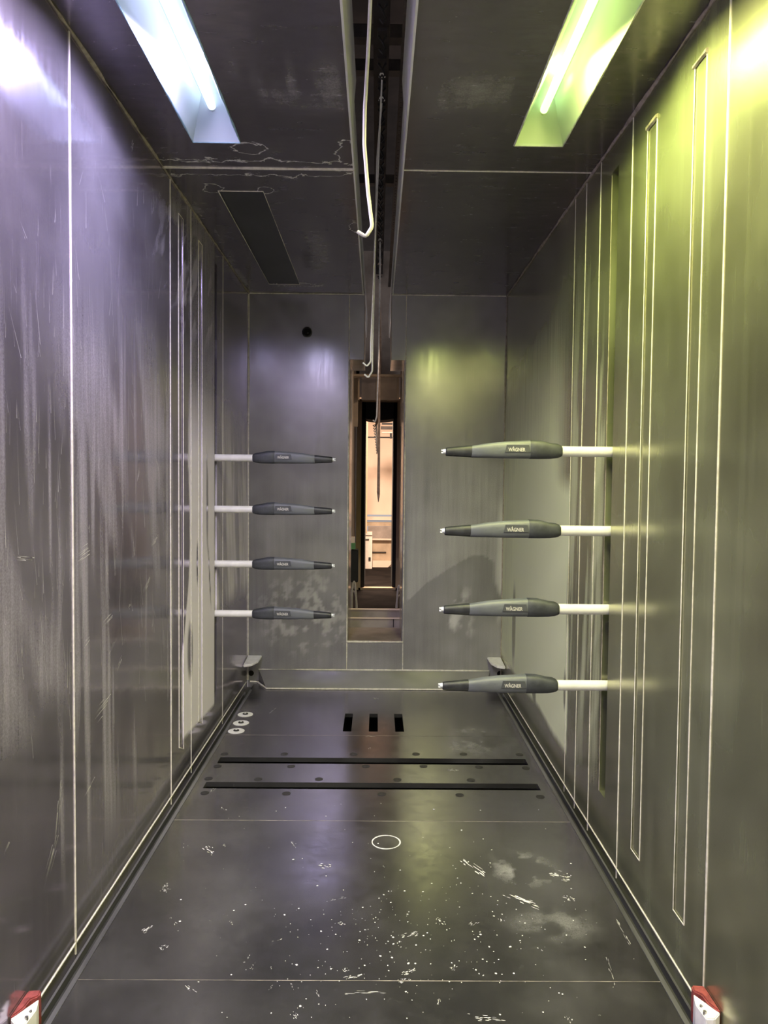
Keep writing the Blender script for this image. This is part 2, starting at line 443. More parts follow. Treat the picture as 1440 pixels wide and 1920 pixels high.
def stain_ceiling(x, y):
    st_ = 0.95 * np.exp(-((y - 2.75) / 0.075) ** 2) * sstep(-0.03, -0.16, x)
    for (cx, cy, rx, ry) in [(-0.45, 2.585, 0.07, 0.05), (-0.645, 2.95, 0.045, 0.05), (-0.445, 2.955, 0.035, 0.05), (-0.47, 4.36, 0.13, 0.05), (-0.115, 2.62, 0.04, 0.12), (-0.11, 3.37, 0.03, 0.09)]:
        st_ = np.maximum(st_, 0.95 * np.exp(-((x - cx) / rx) ** 2 - ((y - cy) / ry) ** 2))
    return st_
def mask_floor(x, y):
    n = fbm(x * 5, y * 5, 111, 4)
    A = 0.02 * sstep(0.5, 0.75, n) * (1 - sstep(2.4, 3.0, y))
    sp = 0.35 * sstep(0.82, 0.88, fbm(x * 34, y * 30, 117, 2)) * (1 - sstep(2.2, 2.7, y))
    B = 0.10 * ell(x, y, 0.50, 2.02, 0.10, 0.07, 0.8) * sstep(0.4, 0.6, fbm(x * 22, y * 22, 121, 4))
    B2 = 0.22 * ell(x, y, 0.47, 2.32, 0.08, 0.08, 0.8) * sstep(0.4, 0.6, fbm(x * 22, y * 22, 127, 4))
    E = 0.1 * ell(x, y, 0.45, 3.5, 0.15, 0.2, 0.8) * sstep(0.45, 0.65, fbm(x * 12, y * 8, 131, 4))
    return np.maximum.reduce([A, B, B2, E])

# ================================================================== THE SETTING
# ---- floor
floor = struct('floor', 'scuffed grey steel booth floor with long black slots', 'floor')
FX0, FX1 = XL + 0.052, XR - 0.052
slots = [(-0.682, 0.668, 3.191, 3.262), (-0.682, 0.664, 2.925, 2.990)]
vents = [(-0.158, -0.116, 3.612, 3.895), (-0.030, 0.014, 3.612, 3.895), (0.100, 0.143, 3.612, 3.895)]
rows = [(YN, 1.785), (1.785, 2.648), (2.648, 3.552), (3.552, 4.55)]
for (a, b) in rows:
    hs = [h for h in slots + vents if h[2] >= a and h[3] <= b]
    plate('floor_plate', floor, MAT['floor'], 'z', 0.0, FX0, FX1, a, b, -0.02, hs, mask_floor, cell=0.011, inset=0.0009)
plate('sub_floor', floor, MAT['void'], 'z', -0.14, XL - 0.05, XR + 0.05, YN, D + 0.03, -0.01)
for s, x0, x1 in ((-1, XL, FX0), (1, FX1, XR)):
    g = MB().box(x0, x1, YN, D, -0.06, -0.045)
    g.build('gutter', MAT['dark_steel'], floor)
    xa = FX0 - 0.010 if s < 0 else FX1 + 0.010
    MB().box(min(xa, xa - s * 0.008), max(xa, xa - s * 0.008), YN, 4.33, -0.045, -0.006).build('gutter_rail', MAT['dark_steel'], floor)
    MB().box(*((FX0, FX0 + 0.012) if s < 0 else (FX1 - 0.012, FX1)), YN, 4.33, 0.0004, 0.0022).build('edge_strip', MAT['edge'], floor)
    xm = XL + 0.022 if s < 0 else XR - 0.022
    MB().box(xm - 0.003, xm + 0.003, YN, 4.33, -0.045, -0.012).build('gutter_rail', MAT['edge'], floor)
for (a, b, c, d) in slots + vents:
    MB().box(a - 0.01, b + 0.01, c - 0.01, d + 0.01, -0.125, -0.115).build('slot_bottom', MAT['gasket'], floor)

for yy, x0_, x1_ in ((1.785, FX0 + 0.01, FX1 - 0.01), (2.648, FX0 + 0.01, FX1 - 0.01), (3.552, FX0 + 0.01, 0.12)):
    bead('sealant_bead', floor, [(x0_, yy, 0.0), (x1_, yy, 0.0)], (0, 0, 1), 0.0012, 'sealant_dirty', h=0.0005, jit=0.9)
# ---- sloped kick plate at the back
kick = MB()
kx = [(-0.718, D), (-0.640, 4.352), (0.640, 4.352), (0.706, D)]
kick.add([(kx[0][0], D, 0.066), (kx[1][0], 4.352, 0.002), (kx[2][0], 4.352, 0.002), (kx[3][0], D, 0.066), (kx[0][0], D, 0.0), (kx[3][0], D, 0.0)],
         [(0, 1, 2, 3), (0, 4, 1), (2, 5, 3), (4, 5, 2, 1)])
k = kick.build('trim_1', MAT['wall_back']); tag(k, 'sloped steel kick plate along foot of back wall', 'trim', kind='structure')
bead('sealant_bead', k, [(-0.718, D - 0.004, 0.067), (0.700, D - 0.004, 0.067)], (0, -1, 0.6), 0.007, jit=0.6)
bead('sealant_bead', k, [(-0.760, 4.50, 0.002), (-0.715, 4.49, 0.002), (-0.640, 4.348, 0.002), (0.640, 4.348, 0.002), (0.71, 4.49, 0.002)], (0, 0, 1), 0.013, jit=0.5)

# ---- left wall
SZ0, SZ1 = 0.14, 2.262      # lower and upper end of the gun slots
wl = struct('wall_left', 'steel left booth wall with painted-in lavender lamp tint and wiped powder', 'wall')
L_SLOT = (3.612, 3.662, SZ0 + 0.02, SZ1)
cuts = [YN, 0.95, 1.930, 2.845, 3.156, 3.803, D]
l_covers = [(2.962, 3.030), (3.290, 3.356)]
for a, b in zip(cuts[:-1], cuts[1:]):
    hs = [(c0, c1, SZ0, SZ1) for c0, c1 in l_covers if a < c0 < b]
    if a < 3.6 < b: hs.append(L_SLOT)
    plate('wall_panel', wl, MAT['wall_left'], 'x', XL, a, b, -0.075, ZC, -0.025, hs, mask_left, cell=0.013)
for c0, c1 in l_covers:
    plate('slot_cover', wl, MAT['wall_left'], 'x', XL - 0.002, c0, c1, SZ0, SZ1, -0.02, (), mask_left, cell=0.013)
    bead('sealant_bead', wl, [(XL, c0, SZ0 + 0.01), (XL, c0, SZ1), (XL, c1, SZ1), (XL, c1, SZ0 - 0.02), (XL, c0, SZ0 + 0.01)], (1, 0, 0), 0.0045)
for yy, w in ((1.930, 0.0058), (2.845, 0.0048), (3.156, 0.004), (3.803, 0.003)):
    bead('sealant_bead', wl, [(XL, yy, -0.03), (XL, yy, ZC)], (1, 0, 0), w)
bead('sealant_bead', wl, [(XL, YN, 0.0), (XL, 4.5, 0.0)], (1, 0, 0), 0.006)
# ---- right wall
wr = struct('wall_right', 'steel right booth wall with painted-in olive lamp tint and slot outlines', 'wall')
R_SLOT = (2.455, 2.520, 0.17, 2.258)
cuts = [YN, 0.80, 1.690, 2.322, 2.649, 2.830, 2.987, D]
r_covers = [(1.806, 1.874), (2.122, 2.194)]
for a, b in zip(cuts[:-1], cuts[1:]):
    hs = [(c0, c1, SZ0 - 0.01, SZ1 - 0.01) for c0, c1 in r_covers if a < c0 < b]
    if a < 2.5 < b: hs.append(R_SLOT)
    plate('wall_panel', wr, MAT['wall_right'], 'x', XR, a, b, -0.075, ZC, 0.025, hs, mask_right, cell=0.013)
for c0, c1 in r_covers:
    z0, z1 = SZ0 - 0.01, SZ1 - 0.01
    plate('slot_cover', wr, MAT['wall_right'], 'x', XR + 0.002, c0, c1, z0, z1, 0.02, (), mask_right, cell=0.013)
    bead('sealant_bead', wr, [(XR, c0, z0 + 0.0), (XR, c0, z1), (XR, c1, z1), (XR, c1, z0), (XR, c0, z0 + 0.0)], (-1, 0, 0), 0.0036)
    bead('sealant_bead', wr, [(XR, c0 - 0.004, z1), (XR, c1 + 0.004, z1)], (-1, 0, 0), 0.014, 'sealant_dirty', jit=0.7)
for yy, w in ((1.690, 0.0052), (2.322, 0.0042), (2.649, 0.004), (2.830, 0.0036), (2.987, 0.0026)):
    bead('sealant_bead', wr, [(XR, yy, -0.03), (XR, yy, ZC)], (-1, 0, 0), w)
bead('sealant_bead', wr, [(XR, 2.522, 0.17), (XR, 2.522, 2.25)], (-1, 0, 0), 0.0035, 'sealant_dirty')
bead('sealant_bead', wr, [(XR, YN, 0.0), (XR, 4.5, 0.0)], (-1, 0, 0), 0.0055)
# light shields: dark boxes added outside the walls, keeping light out of the slots
for wobj, x0, x1, (a, b, c, d) in ((wl, XL - 0.30, XL - 0.026, L_SLOT), (wr, XR + 0.026, XR + 0.30, R_SLOT)):
    m = MB()
    t = 0.01
    m.box(x0, x1, a - 0.06, a - 0.05, c - 0.05, d + 0.03); m.box(x0, x1, b + 0.05, b + 0.06, c - 0.05, d + 0.03)
    m.box(x0, x1, a - 0.05, b + 0.05, c - 0.06, c - 0.05); m.box(x0, x1, a - 0.05, b + 0.05, d + 0.03, d + 0.04)
    xx = x0 if x0 < 0 else x1
    m.box(xx - t / 2, xx + t / 2, a - 0.06, b + 0.06, c - 0.06, d + 0.04)
    m.build('slot_light_shield', MAT['rust_rail'], wobj)

# ---- back wall with the keyhole opening
wb = struct('wall_back', 'steel back booth wall with tall narrow conveyor opening', 'wall')
OX0, OX1, OZ0, OZ1 = -0.172, 0.158, 0.243, 1.960     # wide part
NX0, NX1 = -0.088, 0.078                             # narrow part above it
BT = 0.45
plate('wall_panel', wb, MAT['wall_back'], 'y', D, XL, OX0 - 0.006, -0.075, ZC, 0.03, (), mask_back, cell=0.013)
plate('wall_panel', wb, MAT['wall_back'], 'y', D, OX1 + 0.008, XR, -0.075, ZC, 0.03, (), mask_back, cell=0.013)
plate('wall_panel', wb, MAT['wall_back'], 'y', D - 0.001, OX0 - 0.006, OX1 + 0.008, 0.0, OZ0, 0.03, (), mask_back, cell=0.013)
for a, b in ((OX0 - 0.006, NX0), (NX1, OX1 + 0.008)):
    MB().box(a + 0.001, b, D - 0.002, D + BT, OZ1, ZC + 0.02).build('header_box', MAT['wall_back'], wb)
MB().box(OX0 - 0.03, OX0, D + 0.0305, D + BT, OZ0 - 0.02, OZ1).build('jamb', MAT['wall_back'], wb)
MB().box(OX1, OX1 + 0.03, D + 0.0305, D + BT, OZ0 - 0.02, OZ1).build('jamb', MAT['wall_back'], wb)
MB().box(OX0, OX1, D + 0.005, D + BT, OZ0 - 0.02, OZ0 - 0.002).build('sill', MAT['grey_sheet'], wb)
for xx, z0, z1, w in ((OX0 - 0.006, 0.067, ZC, 0.007), (OX1 + 0.008, 0.067, ZC, 0.007)):
    bead('sealant_bead', wb, [(xx, D - 0.002, z0), (xx, D - 0.002, z1)], (0, -1, 0), w)
bead('sealant_bead', wb, [(OX0 - 0.008, D - 0.003, OZ0 - 0.002), (OX1 + 0.01, D - 0.003, OZ0 - 0.002)], (0, -1, 0.3), 0.012, jit=0.6)
for xx, n in ((XL + 0.002, (1, -1, 0)), (XR - 0.002, (-1, -1, 0))):
    bead('sealant_bead', wb, [(xx, D - 0.002, 0.0), (xx, D - 0.002, ZC)], n, 0.008, 'sealant' if xx < 0 else 'sealant_dirty')
bead('sealant_bead', wb, [(XL, D - 0.002, ZC - 0.002), (NX0, D - 0.002, ZC - 0.002)], (0, -1, -1), 0.010, jit=0.6)
bead('sealant_bead', wb, [(NX1, D - 0.002, ZC - 0.002), (XR, D - 0.002, ZC - 0.002)], (0, -1, -1), 0.008, jit=0.6)

# ---- ceiling halves
CX0, CX1 = -0.0925, 0.080
L_LAMP = (-0.626, -0.468, 1.215, 2.548)
R_LAMP = (0.447, 0.610, 1.215, 2.541)
L_LAMP2 = (-0.626, -0.468, -0.54, 0.79)
R_LAMP2 = (0.447, 0.610, -0.54, 0.79)
L_BLANK = (-0.632, -0.456, 2.968, 4.345)
ce = struct('ceiling', 'dark steel booth ceiling split by long conveyor slot', 'ceiling')
for a, b in ((YN, 1.0), (1.0, 2.751), (2.751, D)):
    hl = [h for h in (L_LAMP, L_LAMP2, L_BLANK) if h[2] >= a and h[3] <= b]
    hr = [h for h in (R_LAMP, R_LAMP2) if h[2] >= a and h[3] <= b]
    plate('ceiling_panel', ce, MAT['ceiling'], 'z', ZC, XL, CX0, a, b, 0.02, hl, mask_ceiling, cell=0.010)
    plate('ceiling_panel', ce, MAT['ceiling'], 'z', ZC, CX1, XR, a, b, 0.02, hr, mask_ceiling, cell=0.012)
plate('blanking_plate', ce, MAT['blank'], 'z', ZC + 0.004, *L_BLANK, 0.015, (), None)
for h in (L_BLANK,):
    bead('sealant_bead', ce, [(h[1], h[2], ZC), (h[0], h[2], ZC)], (0, 0, -1), 0.005)
    bead('sealant_bead', ce, [(h[0], h[2], ZC), (h[0], h[3], ZC)], (0, 0, -1), 0.0035)
    bead('sealant_bead', ce, [(h[1], h[2], ZC), (h[1], h[3], ZC)], (0, 0, -1), 0.003)
    bead('sealant_bead', ce, [(h[1], h[3], ZC), (h[0], h[3], ZC)], (0, 0, -1), 0.004)
bead('sealant_bead', ce, [(XL, 2.751, ZC), (CX0, 2.751, ZC)], (0, 0, -1), 0.010, jit=0.7)
bead('sealant_bead', ce, [(CX1, 2.751, ZC), (XR, 2.751, ZC)], (0, 0, -1), 0.006)
bead('sealant_bead', ce, [(XL + 0.002, YN, ZC - 0.002), (XL + 0.002, D, ZC - 0.002)], (1, 0, -1), 0.010, 'sealant_dirty', jit=0.8, wob=0.001)
bead('sealant_bead', ce, [(XR - 0.002, YN, ZC - 0.002), (XR - 0.002, D, ZC - 0.002)], (-1, 0, -1), 0.010, 'sealant_dirty', jit=0.8, wob=0.001)
# upturned lips of the slot, leaning in a little, running on past the back wall
for s, x in ((-1, CX0), (1, CX1)):
    for (y0, y1, lean, hgt) in ((YN, 2.47, 0.012, 0.17), (2.47, 5.9, 0.004, 0.15)):
        x2 = x - s * lean
        w = s * 0.006
        MB().hexa([(x, y0, ZC - 0.004), (x + w, y0, ZC - 0.004), (x + w, y1, ZC - 0.004), (x, y1, ZC - 0.004),
                   (x2, y0, ZC + hgt), (x2 + w, y0, ZC + hgt), (x2 + w, y1, ZC + hgt), (x2, y1, ZC + hgt)]).build('slot_lip', MAT['lip'], ce)

# ================================================================== LAMPS
def fixture(label, h, side):
    x0, x1, y0, y1 = h
    xc = (x0 + x1) / 2
    r = tag(empty('ceiling_light', (xc, (y0 + y1) / 2, ZC)), label, 'light')
    inv = Matrix.Translation(-r.location)
    def b(mb, name, mat, **k):
        mb.v = [tuple(Vector(v) - r.location) for v in mb.v]
        return mb.build(name, mat, r, **k)
    hh, hw = 0.105, 0.028
    i0, i1, j0, j1 = x0, x1, y0, y1
    lo = [(i0, j0, ZC), (i1, j0, ZC), (i1, j1, ZC), (i0, j1, ZC)]
    hi = [(xc - hw, j0 + 0.10, ZC + hh), (xc + hw, j0 + 0.10, ZC + hh), (xc + hw, j1 - 0.10, ZC + hh), (xc - hw, j1 - 0.10, ZC + hh)]
    b(MB().add(lo + hi, [(4, 5, 6, 7), (0, 1, 5, 4), (1, 2, 6, 5), (2, 3, 7, 6), (3, 0, 4, 7)]), 'reflector', MAT['reflector'])
    tz = ZC + 0.082
    b(MB().tube([(xc, j0 + 0.07, tz), (xc, j1 - 0.075, tz)], 0.0125, 14), 'fluorescent_tube', MAT['tube_' + side], smooth=True)
    for yy in (j0 + 0.06, j1 - 0.075):
        b(MB().tube([(xc, yy, tz), (xc, yy + 0.015, tz)], 0.014, 14), 'tube_cap', MAT['plastic'], smooth=True)
    b(MB().box(x0 + 0.002, x1 - 0.002, y0 + 0.002, y1 - 0.002, ZC + 0.001, ZC + 0.005), 'glass_pane', MAT['pane_' + side])
    ld = bpy.data.lights.new('tube_light', 'AREA')
    ld.shape = 'RECTANGLE'; ld.size = 0.022; ld.size_y = (j1 - j0) - 0.16
    ld.energy = LAMP_W; ld.color = LAMP_COL[side]
    lo_ = bpy.data.objects.new('tube_light', ld); C.objects.link(lo_); lo_.parent = r
    lo_.location = Vector((xc + (0.014 if side == 'left' else -0.014), (j0 + j1) / 2, ZC + 0.026)) - r.location
    ld.spread = math.radians(146)
    lo_.rotation_euler = (math.radians(11), LAMP_TILT if side == 'left' else -LAMP_TILT, 0)
    # sealing strips round the opening
    for (a, c) in (((x0, y0), (x0, y1)), ((x1, y0), (x1, y1)), ((x0, y1), (x1, y1))):
        bb = bead('sealant_bead', r, [Vector((*a, ZC - 0.0005)) - r.location, Vector((*c, ZC - 0.0005)) - r.location], (0, 0, -1), 0.005, 'sealant_' + side, jit=0.7)
    return r
MAT['tube_left'] = emit('tube_glow_cool', (0.74, 0.88, 1.0), 3.0)
MAT['tube_right'] = emit('tube_glow_green', (0.66, 1.0, 0.55), 2.3)
MAT['pane_left'] = pane_mat('pane_cool', (0.90, 0.95, 1.0))
MAT['pane_right'] = pane_mat('pane_green', (0.92, 1.0, 0.78))
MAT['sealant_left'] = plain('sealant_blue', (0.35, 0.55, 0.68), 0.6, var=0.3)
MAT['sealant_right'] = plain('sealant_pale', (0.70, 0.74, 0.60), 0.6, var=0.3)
fixture('bluish white fluorescent light recessed in left half of ceiling', L_LAMP, 'left')
fixture('bluish fluorescent light over the near end of the booth', L_LAMP2, 'left')
fixture('greenish fluorescent light over the near end of the booth', R_LAMP2, 'right')
fixture('greenish white fluorescent light recessed in right half of ceiling', R_LAMP, 'right')

# ================================================================== SPRAY GUNS
def sq_ring(s, zc, hz, hy, zt=None, n=20, e=3.2):
    """superellipse cross-section in the (y, z) plane at x = s"""
    out = []
    for k in range(n):
        q = 2 * math.pi * (k + 0.5) / n
        cy, cz = math.cos(q), math.sin(q)
        out.append((s, hy * math.copysign(abs(cy) ** (2 / e), cy), zc + hz * math.copysign(abs(cz) ** (2 / e), cz)))
    return out
K = 0.000494
def gp(u): return (u - 125) * K          # along the gun, 0 = nozzle tip
def gz(v): return (203 - v) * K          # height above the tube axis
def prof(u, top, bot, hy, **k): return sq_ring(gp(u), (gz(top) + gz(bot)) / 2, (gz(top) - gz(bot)) / 2, hy, **k)
def gun_parts():
    parts = {}
    fr = MB().loft([prof(326, 176, 249, 0.017), prof(330, 171, 250.5, 0.0185), prof(450, 151, 252, 0.021), prof(560, 140, 254, 0.023), prof(700, 132, 254, 0.0245), prof(722, 131, 254, 0.0245)])
    parts['front_shell'] = (fr, MAT['gun_front'])
    rg = MB().loft([prof(720, 131, 255, 0.0250), prof(724, 129, 256, 0.0258), prof(790, 131, 256, 0.0262), prof(835, 141, 255, 0.026), prof(865, 148, 254, 0.0255), prof(905, 152, 249, 0.024), prof(925, 160, 243, 0.022), prof(936, 170, 236, 0.0185), prof(941, 181, 227, 0.012)])
    parts['rear_grip'] = (rg, MAT['gun_grip'])
    no = MB().loft([prof(155, 192, 237, 0.010, e=2.2), prof(160, 185, 241, 0.013, e=2.2), prof(190, 181, 243, 0.0145, e=2.3), prof(300, 170, 248, 0.0175, e=2.6), prof(330, 168, 250, 0.0185, e=2.8)])
    parts['nose_cone'] = (no, MAT['gun_nose'])
    nz = MB()
    zc = gz(211)
    def ringc(u, r): return [(gp(u), r * math.cos(q), zc + r * math.sin(q)) for q in [2 * math.pi * i / 14 for i in range(14)]]
    nz.loft([ringc(158, 0.0085), ringc(140, 0.0075), ringc(137, 0.006)])
    nz.box(gp(126), gp(140), -0.005, 0.005, zc + 0.0018, zc + 0.0062)
    nz.box(gp(126), gp(140), -0.005, 0.005, zc - 0.0062, zc - 0.0018)
    parts['nozzle'] = (nz, MAT['nozzle'])
    yb = -0.0262
    ba = MB().prism([(gp(548), yb, gz(212)), (gp(719), yb, gz(212)), (gp(706), yb, gz(164)), (gp(560), yb, gz(164))], (0, 0.012, 0))
    parts['name_plate'] = (ba, MAT['gun_badge'])
    return parts
def text_mesh(name, body, size):
    cu = bpy.data.curves.new(name, 'FONT'); cu.body = body; cu.size = size; cu.extrude = 0.0004; cu.offset = 0.00035
    cu.align_x = 'CENTER'; cu.space_character = 1.0
    o = bpy.data.objects.new(name, cu); C.objects.link(o)
    bpy.context.view_layer.update()
    me = bpy.data.meshes.new_from_object(o.evaluated_get(bpy.context.evaluated_depsgraph_get()))
    bpy.data.objects.remove(o); bpy.data.curves.remove(cu)
    co = np.array([v.co[:] for v in me.vertices])
    w = co[:, 0].max() - co[:, 0].min()
    sx = 0.056 / w
    cx = (co[:, 0].max() + co[:, 0].min()) / 2
    base = co[:, 1].min()
    verts = [((c[0] - cx) * sx, -c[2], (c[1] - base)) for c in co]     # upright, reading along +x, facing -y
    faces = [tuple(p.vertices) for p in me.polygons]
    bpy.data.meshes.remove(me)
    mb = MB(); mb.v = verts; mb.f = faces
    # small flame mark over the second letter
    fx, fz = -0.0113, 0.0112
    mb.prism([(fx - 0.0016, 0.0004, fz), (fx + 0.0016, 0.0004, fz), (fx + 0.0012, 0.0004, fz + 0.003), (fx, 0.0004, fz + 0.0062), (fx - 0.0013, 0.0004, fz + 0.0028)], (0, -0.0009, 0))
    return mb
GUN_L = 0.403
gun_cache = {}
def make_gun(label, group, wall_x, tip_x, y, z, direction):
    """direction -1: points to -x (on the right wall); +1: points to +x (on the left wall)"""
    r = tag(empty('powder_spray_gun', (wall_x, y, z)), label, 'spray gun', group)
    key = direction
    if key not in gun_cache:
        ms = []
        # local x runs from the wall (0) towards the nozzle
        tip = tip_x - wall_x
        for nm, (mb, mat) in gun_parts().items():
            m2 = MB(); m2.f = list(mb.f)
            m2.v = [((tip + vx if direction < 0 else tip - vx), vy, vz) for (vx, vy, vz) in mb.v]
            o = m2.build(nm, mat, r, smooth=True)
            ms.append((nm, o.data))
        end = tip + (gp(936) if direction < 0 else -gp(936))
        out = 0.16 if direction < 0 else -0.16
        o = MB().tube([(end, 0, 0), (0.0, 0, 0), (out, 0, 0)], 0.0174, 20).build('gun_tube', MAT['tube'], r, smooth=True)
        ms.append(('gun_tube', o.data))
        t = text_mesh('lettering', 'WAGNER', 0.0165)
        cx = tip + (gp(626) if direction < 0 else -gp(634))
        t.v = [(a + cx, b - 0.0263, c + gz(208)) for a, b, c in t.v]
        o = t.build('lettering', MAT['lettering'], r)
        ms.append(('lettering', o.data))
        gun_cache[key] = ms
    else:
        for nm, me in gun_cache[key]:
            link(nm, me, r)
    return r
YG_R, YG_L = 2.488, 3.637
ordr = ['topmost', 'second from top', 'third from top', 'lowest']
for i, py in enumerate((847, 995.5, 1142.5, 1285)):
    p = at_y(1100, py, YG_R)
    make_gun(f'dark grey spray gun on cream tube from right wall, {ordr[i]} of four', 'spray guns on the right wall', XR, 0.2115, YG_R, p.z, -1)
for i, py in enumerate((858.5, 955, 1057.5, 1150.5)):
    p = at_y(440, py, YG_L)
    make_gun(f'dark grey spray gun on white tube from left wall, {ordr[i]} of four', 'spray guns on the left wall', XL, -0.2035, YG_L, p.z, 1)

# ================================================================== SMALL FITTINGS
# round sensor in the back wall
p = at_y(576, 623, D)
r = tag(empty('round_nozzle', (p.x, D, p.z)), 'small round black nozzle set high in the back wall', 'nozzle')
def ringxz(rad, y, n=24): return [(rad * math.cos(q), y, rad * math.sin(q)) for q in [2 * math.pi * k / n for k in range(n)]]
MB().loft([ringxz(0.031, -0.001), ringxz(0.031, -0.008), ringxz(0.026, -0.010), ringxz(0.024, -0.003)], cap=True).build('rim', MAT['dark_steel'], r, smooth=True)
MB().loft([ringxz(0.023, -0.0035), ringxz(0.023, -0.0045)]).build('mesh_disc', MAT['void'], r)
MB().loft([[(a + 0.006, b, c - 0.006) for a, b, c in ringxz(0.008, -0.004)], [(a + 0.006, b, c - 0.006) for a, b, c in ringxz(0.005, -0.014)]]).build('jet', MAT['screw'], r, smooth=True)

# white plastic flaps in the back corners, with a hole below
for s, lab in ((-1, 'left'), (1, 'right')):
    xc = XL if s < 0 else XR
    zt = 0.140
    def q(dx, dy, dz): return (-s * dx, -dy, dz)
    r = tag(empty('corner_flap', (xc, D, zt)), f'white plastic flap in the {lab} back corner above floor', 'flap')
    ys = 0.19
    poly = [(0.004, 0.004), (0.088, 0.004), (0.080, 0.10), (0.050, 0.155), (0.010, 0.17), (0.002, 0.168)]
    m = MB(); m.loft([[q(a, b, 0.0 - b * 0.12) for a, b in poly], [q(a, b, 0.014 - b * 0.12) for a, b in poly]])
    m.build('flap_body', MAT['plastic'], r, bevel=0.003)
    hx = at_y(471, 1262, D) if s < 0 else at_y(937, 1263, D)
    m = MB(); m.loft([[(hx.x + a, D - 0.003, hx.z + c) for a, b, c in ringxz(0.017, 0)], [(hx.x + a, D - 0.002, hx.z + c) for a, b, c in ringxz(0.017, 0)]])
    h = m.build('drain_hole', MAT['void'], wb)

# floor caps: three pale discs with a bolt
for i, (px, py) in enumerate(((460, 1340), (452, 1356), (443, 1371))):
    p = at_z(px, py, 0)
    lab = ['farthest of three white round caps on floor by left wall', 'middle of three white round caps on floor by left wall', 'nearest of three white round caps on floor by left wall'][i]
    r = tag(empty('floor_cap', (p.x, p.y, 0)), lab, 'floor cap', 'round floor caps')
    def rz(rad, z, n=28): return [(rad * math.cos(t), rad * math.sin(t), z) for t in [2 * math.pi * k / n for k in range(n)]]
    MB().loft([rz(0.040, 0.0003), rz(0.040, 0.002), rz(0.038, 0.003)]).build('disc', MAT['powder'], r)
    MB().loft([rz(0.014, 0.003), rz(0.014, 0.006), rz(0.011, 0.008)]).build('bolt', MAT['screw'], r)
    MB().loft([rz(0.0055, 0.008), rz(0.0055, 0.0086)]).build('bolt_socket', MAT['powder'], r)

# countersunk screws along the floor slots
screws = [(421, 1414), (533, 1414), (663, 1414), (780, 1414), (869, 1414), (974, 1415), (408, 1437), (546, 1437), (686, 1437), (794, 1437), (898, 1438), (986, 1440),
          (391, 1460), (484, 1461), (598, 1461), (745, 1462), (883, 1463), (384, 1487), (537, 1488), (716, 1489), (862, 1491), (1013, 1494)]
sm = None
for px, py in screws:
    p = at_z(px, py, 0)
    if sm is None:
        m = MB(); m.loft([[(a * 1.0, b, 0.0002) for a, b, c in [(0.0165 * math.cos(t), 0.0165 * math.sin(t), 0) for t in np.linspace(0, 2 * math.pi, 17)[:-1]]],
                          [(0.0165 * math.cos(t), 0.0165 * math.sin(t), 0.0014) for t in np.linspace(0, 2 * math.pi, 17)[:-1]],
                          [(0.006 * math.cos(t), 0.006 * math.sin(t), 0.0008) for t in np.linspace(0, 2 * math.pi, 17)[:-1]]])
        o = m.build('floor_screw', MAT['screw'], floor); sm = o.data
    else:
        o = link('floor_screw', sm, floor)
    o.location = (p.x, p.y, 0)

# chalk ring on the floor
p = at_z(724, 1579, 0)
n = 60; m = MB(); rings = []
for k in range(n):
    t = 2 * math.pi * k / n
    w = 0.0022 * (1 + 0.6 * math.sin(3 * t + 1) * random.random())
    c, s_ = math.cos(t), math.sin(t); R0 = 0.0475
    rings.append([(p.x + (R0 - w) * c, p.y + (R0 - w) * s_, 0.0002), (p.x + (R0 - w) * c, p.y + (R0 - w) * s_, 0.0008), (p.x + (R0 + w) * c, p.y + (R0 + w) * s_, 0.0008), (p.x + (R0 + w) * c, p.y + (R0 + w) * s_, 0.0002)])
rings.append(rings[0]); m.loft(rings, cap=False)
m.build('powder_ring', MAT['powder'], floor)

# powder smears and specks lying on the floor
sme = MB(); spk = MB()
def flat_poly(mb, cx, cy, rx, ry, ang, n, z=0.0007, rough=0.35):
    pts = []
    for k in range(n):
        t = 2 * math.pi * k / n; rr = 1 + random.uniform(-rough, rough)
        a, b = rx * rr * math.cos(t), ry * rr * math.sin(t)
        pts.append((cx + a * math.cos(ang) - b * math.sin(ang), cy + a * math.sin(ang) + b * math.cos(ang), z))
    b0 = len(mb.v); mb.v += pts; mb.f.append(tuple(b0 + i for i in range(n)))
def smear(px0, py0, px1, py1, wpx, k=8):
    a = at_z(px0, py0, 0); b = at_z(px1, py1, 0); d = b - a; L = d.length
    wm = wpx * a.y / FPX * 1.4
    ang = math.atan2(d.y, d.x)
    for i in range(k * 2):
        t = random.uniform(0.05, 0.95); o = random.gauss(0, 0.30) * wm
        l = L * random.uniform(0.03, 0.16) * (1 - abs(t - 0.5))
        c = a + d * t + Vector((-d.y, d.x, 0)).normalized() * o
        flat_poly(sme, c.x, c.y, l, wm * random.uniform(0.02, 0.07), ang + random.uniform(-0.08, 0.08), 9, z=0.0006 + 0.0001 * random.random())
